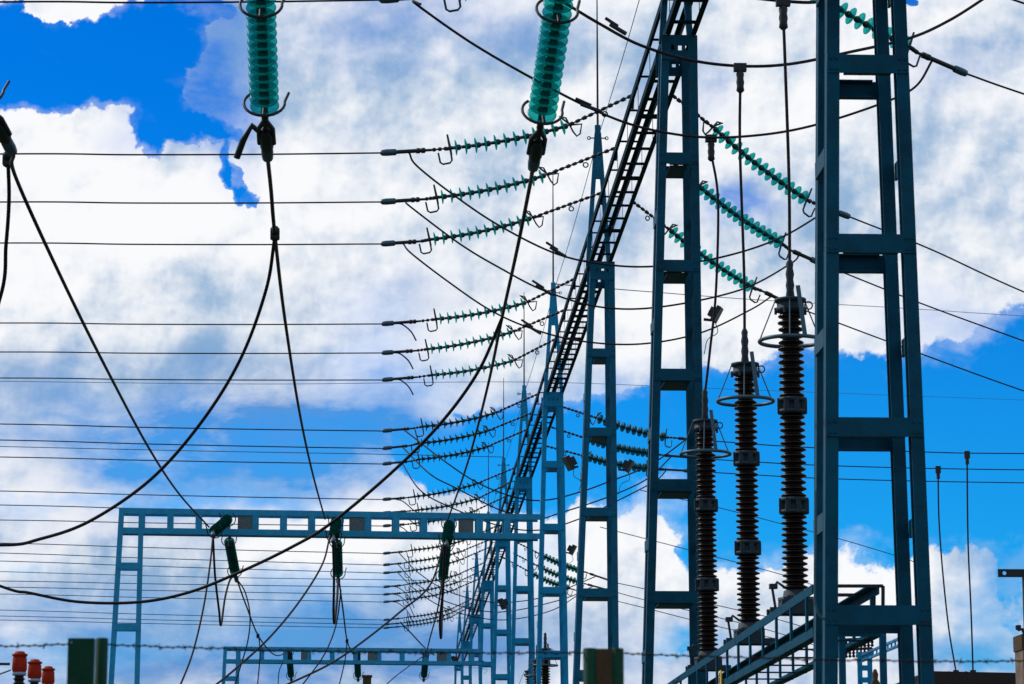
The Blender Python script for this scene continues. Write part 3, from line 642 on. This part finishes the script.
# conductors from the near strings to the front portal
NC = 'heavy conductors falling from the near strings to the front portal'
def joint_clamp(px, py, Y, lab):
    p = at(px, py, Y); mb = MB(); mb.lathe([(-.1, .02), (-.08, .042), (.06, .046), (.09, .02)], p, V((0, .35, -.2)), 8)
    mb.box((p.x-.045, p.y-.05, p.z-.05), (p.x+.045, p.y+.05, p.z+.05)); tag(mb.build('wire_connector', M['iron']), lab, 'clamp', 'parallel clamps on the heavy conductors')
T0w = V((-1.08, 24.9, 7.81)); T1w = V((1.26, 25.0, 7.77)); T2w = V((-3.31, 24.9, 7.84))
wire('portal_conductor', 'heavy conductor dropping from the top left string to the front portal middle insulator', [T0w, (271, 190, 26.4), (275, 236, 28.2), (285, 320, 33), (300, 415, 42), (313, 475, 53), (325, 519, 66.4)], .019, NC, 'power line')
wire('portal_conductor', 'heavy conductor dropping from the top centre string to the right portal insulator', [T1w, (529, 190, 26.4), (517, 250, 29), (502, 318, 33), (488, 385, 38.5), (470, 455, 48), (455, 500, 58), (446, 524, 66.4)], .019, NC, 'power line')
wire('portal_conductor', 'heavy conductor crossing from the left edge to the left portal insulator', [T2w, (16, 178, 26.4), (60, 275, 29.5), (105, 366, 35), (150, 450, 45), (180, 495, 56), (209, 527, 66.4)], .019, NC, 'power line')
joint_clamp(275, 234, 28.1, 'parallel clamp where two conductors meet under the top left string'); joint_clamp(8, 160, 26, 'parallel clamp at the left edge'); 
SW = 'slack taps sweeping down to the left'
wire('slack_tap', 'slack tap curving from the top left string down to the left edge', [(275, 236, 28.1), (266, 290, 28.6), (240, 360, 29.3), (200, 424, 30), (150, 480, 30.6), (90, 521, 31), (40, 539, 31.2), (0, 545, 31.3), (-120, 540, 31.5), (-400, 440, 31.5)], .018, SW)
wire('slack_tap', 'long slack tap sweeping from the centre string under the portal beam to the left edge', [(502, 318, 33), (478, 372, 33.6), (440, 424, 34.4), (390, 474, 35), (330, 524, 35.6), (290, 548, 36), (240, 572, 36.4), (190, 592, 36.8), (140, 602, 37), (80, 602, 37.2), (30, 593, 37.3), (0, 586, 37.4), (-120, 540, 37.8), (-400, 380, 38)], .020, SW)
wire('slack_tap', 'short slack tap bending off the left edge', [(8, 160, 26), (9, 200, 26.4), (6, 245, 26.8), (0, 298, 27.2), (-40, 400, 28), (-150, 500, 29)], .018, SW)
# portal insulators: one string toward the near conductor, one falling away behind
PG = 'dark teal insulators on the portal beams'
def portal_ins(n, labels, A, S, E_, T1, far, nd_=11):
    A2 = at(*A); ln = [at(*p) for p in (S, E_)]
    u = (ln[1]-ln[0]).normalized()
    r, _ = string('portal_insulator', labels[0], PG, A2, ln[0], ln[1], ln[1]+u*.15, at(*T1), nd_=nd_, sag=.01, bighorn=True, dark_discs=True)
    f = [at(*p) for p in far]; u = (f[2]-f[1]).normalized()
    r, _ = string('portal_insulator', labels[1], PG, f[0], f[1], f[2], f[2]+u*.15, f[2]+u*.55, nd_=nd_, sag=.01, bighorn=True, dark_discs=True)
portal_ins(0, ('left front portal insulator leaning over the beam face', 'left front portal insulator hanging behind the beam'), (231, 516, 68), (228, 519, 67.7), (214, 531, 66.3), (213, 535, 65.7), [(230, 536, 68.7), (229, 540, 68.9), (235, 572, 70.6)])
portal_ins(1, ('middle front portal insulator against the beam face', 'middle front portal insulator hanging below the beam'), (336, 519, 68.2), (336, 521, 67.9), (334, 536, 66.5), (333, 541, 66), [(337, 540, 68.9), (337, 542, 69), (338, 574, 70.8)])
portal_ins(2, ('right front portal insulator against the beam face', 'right front portal insulator hanging below the beam'), (449, 522, 68.4), (449, 524, 68.1), (447, 541, 66.7), (446, 545, 66.1), [(446, 543, 69), (446, 546, 69.1), (443, 577, 71)])
for i, (x, x2) in enumerate(((289, 291), (357, 358), (426, 424))):
    f = [at(x, 650, 107), at(x, 652, 107.2), at(x2, 676, 109.8)]; u = (f[2]-f[1]).normalized()
    string('portal_insulator', '%s insulator on the rear portal beam' % ('left', 'middle', 'right')[i], PG, f[0], f[1], f[2], f[2]+u*.15, f[2]+u*.6, nd_=12, sag=.01, bighorn=True, dark_discs=True)
PW = 'thin wires around the portals'
def pw(label, pts, r=.018): return wire('portal_wire', label, pts, r, PW)
pw('narrow loop hanging under the left portal insulator', [(213, 535, 66), (215, 575, 66.6), (219, 610, 67.4), (221, 625, 68), (225, 598, 69), (230, 580, 70), (235, 576, 70.8)], .026)
pw('narrow loop hanging under the middle portal insulator', [(333, 541, 66), (334, 580, 66.6), (333.5, 612, 67.4), (334.5, 623, 68), (337, 600, 69), (338, 580, 70.5)], .03)
pw('narrow loop hanging under the right portal insulator', [(445, 545, 66), (443, 590, 66.6), (440, 620, 67.4), (441, 638, 68), (442, 612, 69), (443, 582, 70.5)], .03)
pw('dropper curving left from the left portal insulator', [(213, 535, 65.8), (210, 565, 65), (203, 610, 64), (192, 655, 63), (178, 690, 62), (170, 705, 62)], .022)
pw('dropper sweeping left from the middle portal insulator', [(330, 536, 65.8), (322, 565, 64), (299, 602, 62), (270, 637, 60), (240, 665, 58.5), (214, 686, 57), (190, 700, 56)], .022)
pw('dropper sweeping left from the right portal insulator', [(444, 542, 66), (430, 585, 64.5), (400, 612, 63), (365, 640, 61), (330, 664, 59), (284, 686, 57), (260, 698, 56)], .022)
pw('conductor from the left hanging insulator to the rear portal', [(236, 577, 71), (246, 605, 76), (259, 637, 86), (275, 655, 98), (289, 652, 106.6)], .022)
pw('conductor from the middle hanging insulator to the rear portal', [(339, 580, 71.2), (343, 610, 78), (347, 640, 90), (352, 652, 100), (357, 654, 106.6)], .022)
pw('conductor from the right hanging insulator to the rear portal', [(442, 583, 71.4), (437, 612, 78), (430, 638, 90), (427, 650, 100), (425, 654, 106.6)], .022)
pw('slack drop behind the left hanging insulator', [(236, 578, 71), (245, 592, 71.4), (250, 615, 71.6), (248, 640, 71.6), (241, 665, 71.5), (233, 690, 71.5)])
pw('long drop left of the rear portal insulator', [(259, 637, 86), (260, 655, 86.4), (258, 680, 86.6), (256, 700, 86.6)])
pw('long drop right of the middle hanging insulator', [(341, 590, 72), (336, 625, 72), (324, 655, 71), (303, 684, 70), (290, 700, 70)])
pw('drop below the middle conductor splice', [(347, 641, 90), (345, 660, 90), (338, 690, 90), (334, 705, 90)])
pw('thin drop under the rear left insulator', [(283, 662, 106), (279, 672, 106), (278, 690, 106), (278, 700, 106)])
pw('lower sweep from the rear right insulator', [(425, 655, 106), (412, 664, 104), (396, 676, 101), (380, 690, 98), (360, 705, 96)])
pw('far drop crossing the rear portal beam end', [(400, 622, 127), (410, 632, 127), (425, 648, 126), (434, 655, 124)], .03)
joint_clamp(258, 636, 85, 'small clamp on the wire above the rear portal left end'); joint_clamp(347, 641, 89, 'small clamp on the wire above the rear portal middle')
# ------------------------------------------------------------------ thin earth wires
TW = 'thin earth wires strung across the sky'
def tw(label, pts, r=.008): return wire('earth_wire', label, pts, r, TW, 'wire', 'thin')
for k in range(7):
    a = V((3.99, 23.92+15*k, 15.6)); b = V((3.99, 38.92+15*k, 15.6))
    tw('thin earth wire linking the spikes of the %s and %s columns' % (ords[k], ords[k+1]), [a, (a+b)/2-V((0.06, 0, .30)), b], .007)
tw('pale thin wire falling right behind the second column base', [(600, 527, 150), (697, 552, 150), (783, 575, 150), (826, 590, 149)], .022)
tw('pale thin wire falling right above the lower one', [(640, 490, 150), (720, 508, 150), (786, 525, 150), (840, 539, 150), (900, 557, 150), (925, 566, 149)], .022)
tw('faint wire through the cloud right of the second column', [(555, 284, 68.9), (640, 291, 90), (760, 300, 110), (900, 308, 130), (1024, 316, 150), (1200, 326, 170)], .014)
tw('faint level wire through the blue gap to the right edge', [(-20, 381, 84), (262, 384, 84), (525, 382, 84), (700, 388, 95), (860, 394, 110), (1024, 400, 125), (1200, 406, 140)], .008)
tw('faint earth wire low on the left above the third set of conductors', [(-20, 446, 98), (200, 451, 98), (370, 454, 98), (503, 457, 98.9)], .013)
tw('faint level wire between the fifth and sixth sets', [(-20, 571, 130), (200, 577, 130), (400, 580, 130), (476, 582, 130)], .016)
# ------------------------------------------------------------------ floodlights bracketed to the columns
def flood(px, py, Y, ax, lab, s=1., face=-1):
    p = at(px, py, Y); s *= .78; r = thing('floodlight', p, lab, 'lamp', 'floodlights on the column row')
    mb = MB(); q = V((face*.8, -.25, -.45)).normalized(); t = q.orthogonal()
    R = .13*s
    mb.bar(p-q*.08*s, p+q*.02*s, R*1.3, R*1.1, V((0, 0, 1))); mb.bar(p+q*.02*s, p+q*.09*s, R*2.2, R*2.0, V((0, 0, 1))); mb.build('housing', M['iron'], r)
    mb = MB(); mb.bar(p+q*.091*s, p+q*.096*s, R*2.0, R*1.8, V((0, 0, 1))); mb.build('front_glass', M['lens'], r)
    mb = MB(); e = V((ax, p.y+.05, p.z-.06)); mb.tube([p-V((0, 0, .02)), V((p.x, p.y+.02, p.z-.1)), e-V((0, 0, .02))], .022, 6); mb.build('bracket', M['iron'], r)
    mb = MB(); mb.tube(smooth_path([p-q*.08, p+V((0.05, 0, -.25)), e+V((.05, 0, -.3)), e+V((0, 0, -.5))], 5), .006, 5); mb.build('cable', M['iron'], r)
flood(714, 313, 38.6, 4.28, 'floodlight on a short arm at the right of the second column', 1.0, 1)
flood(571, 462, 53.6, 3.55, 'large floodlight left of the third column', 1.25)
flood(627, 465, 53.6, 4.3, 'floodlight on the right side of the third column', 1.1, 1)
flood(571, 549, 68.6, 4.25, 'small floodlight right of the fourth column', 1.1, 1)
flood(504, 603, 98.6, 3.7, 'small floodlight beside the sixth column', 1.7)
flood(455, 659, 107.5, 3.6, 'tiny floodlight under the rear portal beam end', 1.3)
# ------------------------------------------------------------------ vertical drops and objects at the lower right
VD = 'vertical drops at the lower right'
for lab, pts in (('left vertical drop with a small clamp on the middle conductor', [(938, 468, 78), (939, 520, 77.8), (943, 575, 77.5), (949, 630, 77.2), (956, 672, 77), (958, 690, 77)]),
                 ('right vertical drop reaching the upper level conductor', [(967, 453, 75), (968, 540, 75), (971, 610, 75), (973, 672, 75), (973, 690, 75)])):
    wire('drop_wire', lab, pts, .022, VD)
    for p in (pts[0], pts[-2]):
        q = at(*p); mb = MB(); mb.box((q.x-.07, q.y-.05, q.z-.14), (q.x+.07, q.y+.05, q.z+.05)); mb.tube([q, q+V((0, 0, -.3))], .05, 8)
        if p is pts[-2]: mb.tube([q+V((-.05, 0, -.03)), q+V((-.2, 0, -.0)), q+V((-.3, 0, -.1)), q+V((-.38, 0, -.02))], .025, 6)
        tag(mb.build('wire_connector', M['iron']), ('upper' if p is pts[0] else 'lower')+' clamp of the '+lab.split(' with')[0].split(' reaching')[0], 'clamp', 'clamps of the vertical drops')
# outbuilding with a dark roof
b = thing('outbuilding', (12, 60, 0), 'dark roofed outbuilding low in the lower right corner', 'building')
a0 = at(929, 672, 58); a1 = at(1030, 681, 58)
mb = MB(); zt = at(930, 673, 58).z; mb.box((a0.x+.3, 58.4, 0), (a1.x+7, 66, zt-.45)); mb.build('wall', M['concrete'], b)
mb = MB(); x0, x1 = a0.x, a1.x+7.3
mb.add([(x0, 58, zt-.42), (x1, 58, zt-.42), (x1, 58, zt-.12), (x0, 58, zt+.04), (x0, 66.4, zt-.42), (x1, 66.4, zt-.42), (x1, 66.4, zt-.12), (x0, 66.4, zt+.04)], [(0, 1, 2, 3), (5, 4, 7, 6), (3, 2, 6, 7), (0, 4, 5, 1), (0, 3, 7, 4), (1, 5, 6, 2)]); mb.build('roof', M['roof'], b)
# concrete pillar with bracket
q = at(1013, 634, 30)+V((.10, 0, 0)); q2 = at(1040, 684, 30)
r = thing('concrete_pillar', (q.x+.2, 30.2, 0), 'square concrete pillar with rusty cap at the right edge', 'pillar')
mb = MB(); mb.box((q.x, 30, 0), (q.x+.42, 30.4, q.z-.16)); mb.build('shaft', M['concrete'], r)
mb = MB(); mb.box((q.x-.012, 29.988, q.z-.158), (q.x+.432, 30.412, q.z)); mb.build('cap', M['rust'], r)
mb = MB(); mb.tube([(q.x+.05, 30.1, q.z), (q.x+.02, 30.1, q.z+.06), (q.x-.01, 30.1, q.z+.05), (q.x-.04, 30.1, q.z+.08)], .018, 8); mb.lathe([(-.02, .03), (.03, .03)], (q.x-.02, 30.1, q.z+.07), n=8); mb.build('cable_clip', M['iron'], r)
a = at(998, 569, 30.8); c = at(998, 577, 30.8)
r = thing('bracket_arm', (a.x+.4, 30.8, 0), 'dark steel arm with a bolt hole reaching in at the right edge', 'bracket')
mb = MB(); zc, hh = (a.z+c.z)/2, (a.z-c.z)/2; cx = a.x+.07
ring = [(math.cos(t)*.022, math.sin(t)*.022) for t in [i*math.pi/8 for i in range(16)]]
sq = []
for t in [i*math.pi/8 for i in range(16)]:
    k_ = max(abs(math.cos(t)), abs(math.sin(t))); sq.append((math.cos(t)/k_*.07, math.sin(t)/k_*hh))
vs_ = [(cx+x, 30.8+dy, zc+z) for dy in (0, .02) for x, z in ring]+[(cx+x, 30.8+dy, zc+z) for dy in (0, .02) for x, z in sq]
fs = []
for i in range(16):
    j = (i+1) % 16; fs += [(i, j, 32+j, 32+i), (16+j, 16+i, 48+i, 48+j), (i, 16+i, 16+j, j), (32+i, 32+j, 48+j, 48+i)]
mb.add(vs_, fs); mb.box((cx+.0705, 30.8, zc-hh), (a.x+.75, 30.82, zc+hh)); mb.box((cx+.0705, 30.82, zc+hh-.012), (a.x+.75, 30.9, zc+hh)); mb.build('arm', M['iron'], r)
pp = at(1024.5, 600, 30.8); mb = MB(); mb.box((pp.x-.0, 30.826, 0), (pp.x+.07, 30.89, zc+hh-.014)); mb.build('stand', M['iron'], r)
# far disconnector frame behind the broad column
r = thing('far_frame', (9, 64, 0), 'pale blue far frame with a rising truss seen under the broad column crosspiece', 'frame')
for px in (859.5, 869.5):
    for dy in (0, .5):
        p = at(px, 652, 64+dy); mb = MB(); mb.box((p.x-.05, p.y-.04, 0), (p.x+.05, p.y+.04, p.z)); mb.build('leg', M['blue'], r)
for py in (656, 668, 680):
    a = at(861, py, 63.95); c = at(868, py, 63.95); mb = MB(); mb.box((a.x, a.y-.01, a.z-.06), (c.x, a.y, a.z+.06)); mb.build('crosspiece', M['blue'], r)
for s0, s1 in (((862, 655), (910, 634)), ((862, 661), (910, 641))):
    a, c = at(*s0, 63.8), at(*s1, 57); mb = MB(); mb.bar(a, c, .05, .05); mb.build('chord', M['blue'], r)
for i in range(14):
    t = i/13; a = at(862+48*t, 655-21*t, 63.8-6.8*t); c = at(862+48*t, 661-20*t, 63.8-6.8*t); mb = MB(); mb.bar(a, c, .03, .03); mb.build('batten', M['blue'], r)
for row, (yy, Yv) in enumerate(((641, 66), (650, 68))):
    mb = MB(); a = at(835, yy-1+row, Yv); c = at(872, yy-3+row, Yv); mb.bar(a, c, .05, .05, V((0, 0, 1))); mb.build('rail', M['iron'], r)
    for i in range(11):
        p = a.lerp(c, i/10); mb = MB(); mb.lathe([(0, .02), (.03, .045), (.08, .02), (.1, .045), (.15, .02), (.17, .045), (.2, .02)], p-V((0, 0, .2)), n=10); mb.build('hanging_insulator', M['iron'], r)
# small equipment top under it
p = at(875, 668, 45); r = thing('equipment_bushing', (p.x, 45, 0), 'small dark red bushing top between the broad column legs', 'bushing')
mb = MB(); mb.lathe([(0, .05), (p.z-1, .05)], (p.x, 45, 0), n=10); mb.build('stand', M['iron'], r)
mb = MB(); mb.lathe([(0, .06), (.3, .06), (.35, .1), (.4, .06), (.46, .1), (.52, .06), (.58, .09), (.64, .05), (.72, .08), (.78, .04), (.86, .05), (.94, .02)], (p.x, 45, p.z-.96), n=14); mb.build('ribbed_body', M['rust'], r)
mb = MB(); mb.torus((p.x, 45, p.z-.32), .16, .012, n=24, k=6); mb.tube([(p.x-.16, 45, p.z-.32), (p.x, 45, p.z-.2), (p.x+.16, 45, p.z-.32)], .01, 6); mb.build('ring', M['iron'], r)
# platform frame joining the support beam at its near end
r = thing('platform_frame', (4.2, 25.5, 0), 'dark angle-iron platform frame showing above the lowest crosspiece of the broad column', 'frame')
A_, B_, C_, D_ = at(838, 586, 27), at(883, 586, 27), at(883, 606, 27), at(838, 607, 27)
for nm, a, c, w in (('rail', A_, B_, .03), ('upright', B_, C_, .03), ('rail', at(838, 595, 26.9), at(858, 595, 26.9), .03), ('upright', at(874, 590, 27.05), at(874, 606, 27.05), .03), ('rail', at(838, 586.3, 26.05), at(880, 586.3, 26.05), .02)):
    mb = MB(); mb.bar(a, c, w, .03, V((0, 0, 1)) if nm != 'upright' else V((1, 0, 0))); mb.build(nm, M['iron'], r)
for px in (842, 883):
    p = at(px, 606, 27.0); mb = MB(); mb.box((p.x-.03, 27.03, 0), (p.x+.03, 27.09, p.z)); mb.build('leg', M['mid'], r)
# conduit up the broad column
wire('conduit', 'thin pale conduit bending against the left leg of the broad column', [at(825, 619, 23.47), at(820, 616, 23.49), at(816, 606, 23.5), at(815, 590, 23.5), at(815.5, 540, 23.5), at(816, 490, 23.5)], .011, None, 'pipe', 'ring')
# ------------------------------------------------------------------ fence: posts and barbed wire
def fence_y(x): return 643+17*(x/1024.)
FG = 'green fence posts carrying the barbed wire'
a, c = at(68, 638, 10), at(94, 638, 10)
mb = MB(); mb.box((a.x, 10, 0), (c.x, 10.045, a.z)); r = tag(mb.build('fence_post', M['green']), 'broad flat dark green fence post at the lower left', 'post', FG)
for z in (a.z-.015,): 
    mb = MB(); mb.lathe([(0, .004), (.004, .003)], (a.x+.012, 10, z), V((0, -1, 0)), 8); mb.build('bolt', M['collar'], r)
p = at(102, 638, 10.1); mb = MB(); mb.lathe([(0, .022), (p.z-.004, .022), (p.z, .018)], (p.x, 10.1, 0), n=16); tag(mb.build('fence_post', M['green']), 'thin round dark green fence post beside the flat one', 'post', FG)
a, c = at(583.5, 647.5, 10), at(624.5, 648.5, 10)
r = thing('fence_post', ((a.x+c.x)/2, 10, 0), 'twin tube green fence post with a rusty brown web at the bottom centre', 'post', FG)
for x, R in ((a.x+.024, .024), (c.x-.022, .022)):
    mb = MB(); mb.lathe([(0, R), (a.z-.004, R), (a.z, R*.85)], (x, 10.03, 0), n=18); mb.build('tube', M['green'], r)
mb = MB(); mb.box((a.x+.04, 10.02, 0), (c.x-.036, 10.035, a.z-.002)); mb.build('web_plate', M['rust'], r)
def barbed(xa, xb, lab, ofs=0):
    mb = MB(); pts = []; n_ = max(4, int((xb-xa)/14))
    for i in range(n_+1):
        x = xa+(xb-xa)*i/n_; pts.append(at(x, fence_y(x)+ofs+3*math.sin(math.pi*i/n_)+random.uniform(-.5, .5), 10.02))
    P_ = smooth_path(pts, 6); mb.tube(P_, .0022, 5)
    tw_ = [p+V((0, .003*math.cos(i*1.3), .004*math.sin(i*1.3))) for i, p in enumerate(P_)]; mb.tube(tw_, .0017, 5)
    d = 0
    for i in range(1, len(P_)):
        d += (P_[i]-P_[i-1]).length
        if d > .085:
            d = 0; p = P_[i]
            for k in range(4):
                v_ = V((random.uniform(-.6, .6), random.uniform(-.5, .5), random.choice((-1, 1))*random.uniform(.4, 1))).normalized()*.013
                mb.tube([p-v_*.3, p+v_], [.002, .001], 4)
            mb.torus(p, .0045, .002, V((1, 0, 0)), n=8, k=4)
    tag(mb.build('barbed_wire', M['thin'] if False else M['wire']), lab, 'barbed wire', 'barbed wire spans of the near fence')
barbed(-60, 68, 'barbed wire span entering from the left edge'); barbed(108, 584, 'long barbed wire span between the green fence posts'); barbed(624, 1090, 'barbed wire span running to the right edge')
# ------------------------------------------------------------------ orange bushings
OG = 'orange bushings at the lower left'
def bushing(x, ytop, s, Y, lab):
    p = at(x, ytop, Y); k = s*Y/2900.
    r = thing('orange_bushing', (p.x, Y, 0), lab, 'bushing', OG)
    mb = MB(); h = 21*k
    mb.lathe([(0, 6.4*k), (3*k, 7.6*k), (14*k, 7.0*k), (15.5*k, 6.2*k), (16*k, 7.6*k), (18*k, 7.8*k), (18.6*k, 5.4*k), (20.5*k, 4.4*k), (21*k, .2*k)], (p.x, Y, p.z-21*k), n=24); mb.build('orange_hood', M['orange'], r)
    mb = MB(); mb.lathe([(0, 6.2*k), (0.3*k, 6.8*k), (3*k, 6.8*k), (3.2*k, 6.2*k)], (p.x, Y, p.z-24.3*k), n=24); mb.build('collar', M['collar'], r)
    mb = MB(); pr_ = [(0, 4*k)]
    z0 = p.z-60*k
    for i in range(8): pr_ += [(4.4*k*i+.5*k, 4.6*k), (4.4*k*i+1.6*k, 6.4*k), (4.4*k*i+2.6*k, 4.6*k)]
    pr_.append((35.6*k, 4.6*k)); mb.lathe(pr_, (p.x, Y, z0), n=20); mb.build('ribbed_body', M['brown'], r)
    mb = MB(); mb.box((p.x-3*k, Y-3*k, 0), (p.x+3*k, Y+3*k, z0)); mb.build('stand', M['mid'], r)
bushing(20, 651, 1.0, 20, 'largest orange bushing at the far lower left'); bushing(35, 659, .93, 22.2, 'middle orange bushing of the three at lower left'); bushing(48.5, 666, .86, 24.3, 'smallest orange bushing, nearest the green posts')
wire('portal_wire', 'short lead reaching the largest orange bushing from the left edge', [(-30, 664, 20), (0, 664, 20), (10, 664, 20)], .009, PW)
wire('portal_wire', 'thin slanting lead below the largest orange bushing', [(-30, 684, 20), (0, 674, 20), (11, 670, 20)], .005, PW)
# rust chimney stub low under the rear portal
p = at(367, 677, 90); mb = MB(); mb.box((p.x-.13, 90, 0), (p.x+.13, 90.3, p.z)); mb.box((p.x-.16, 89.97, p.z+.001), (p.x+.16, 90.33, p.z+.06)); tag(mb.build('brick_stack', M['rust']), 'small reddish stub standing under the rear portal beam', 'stack')
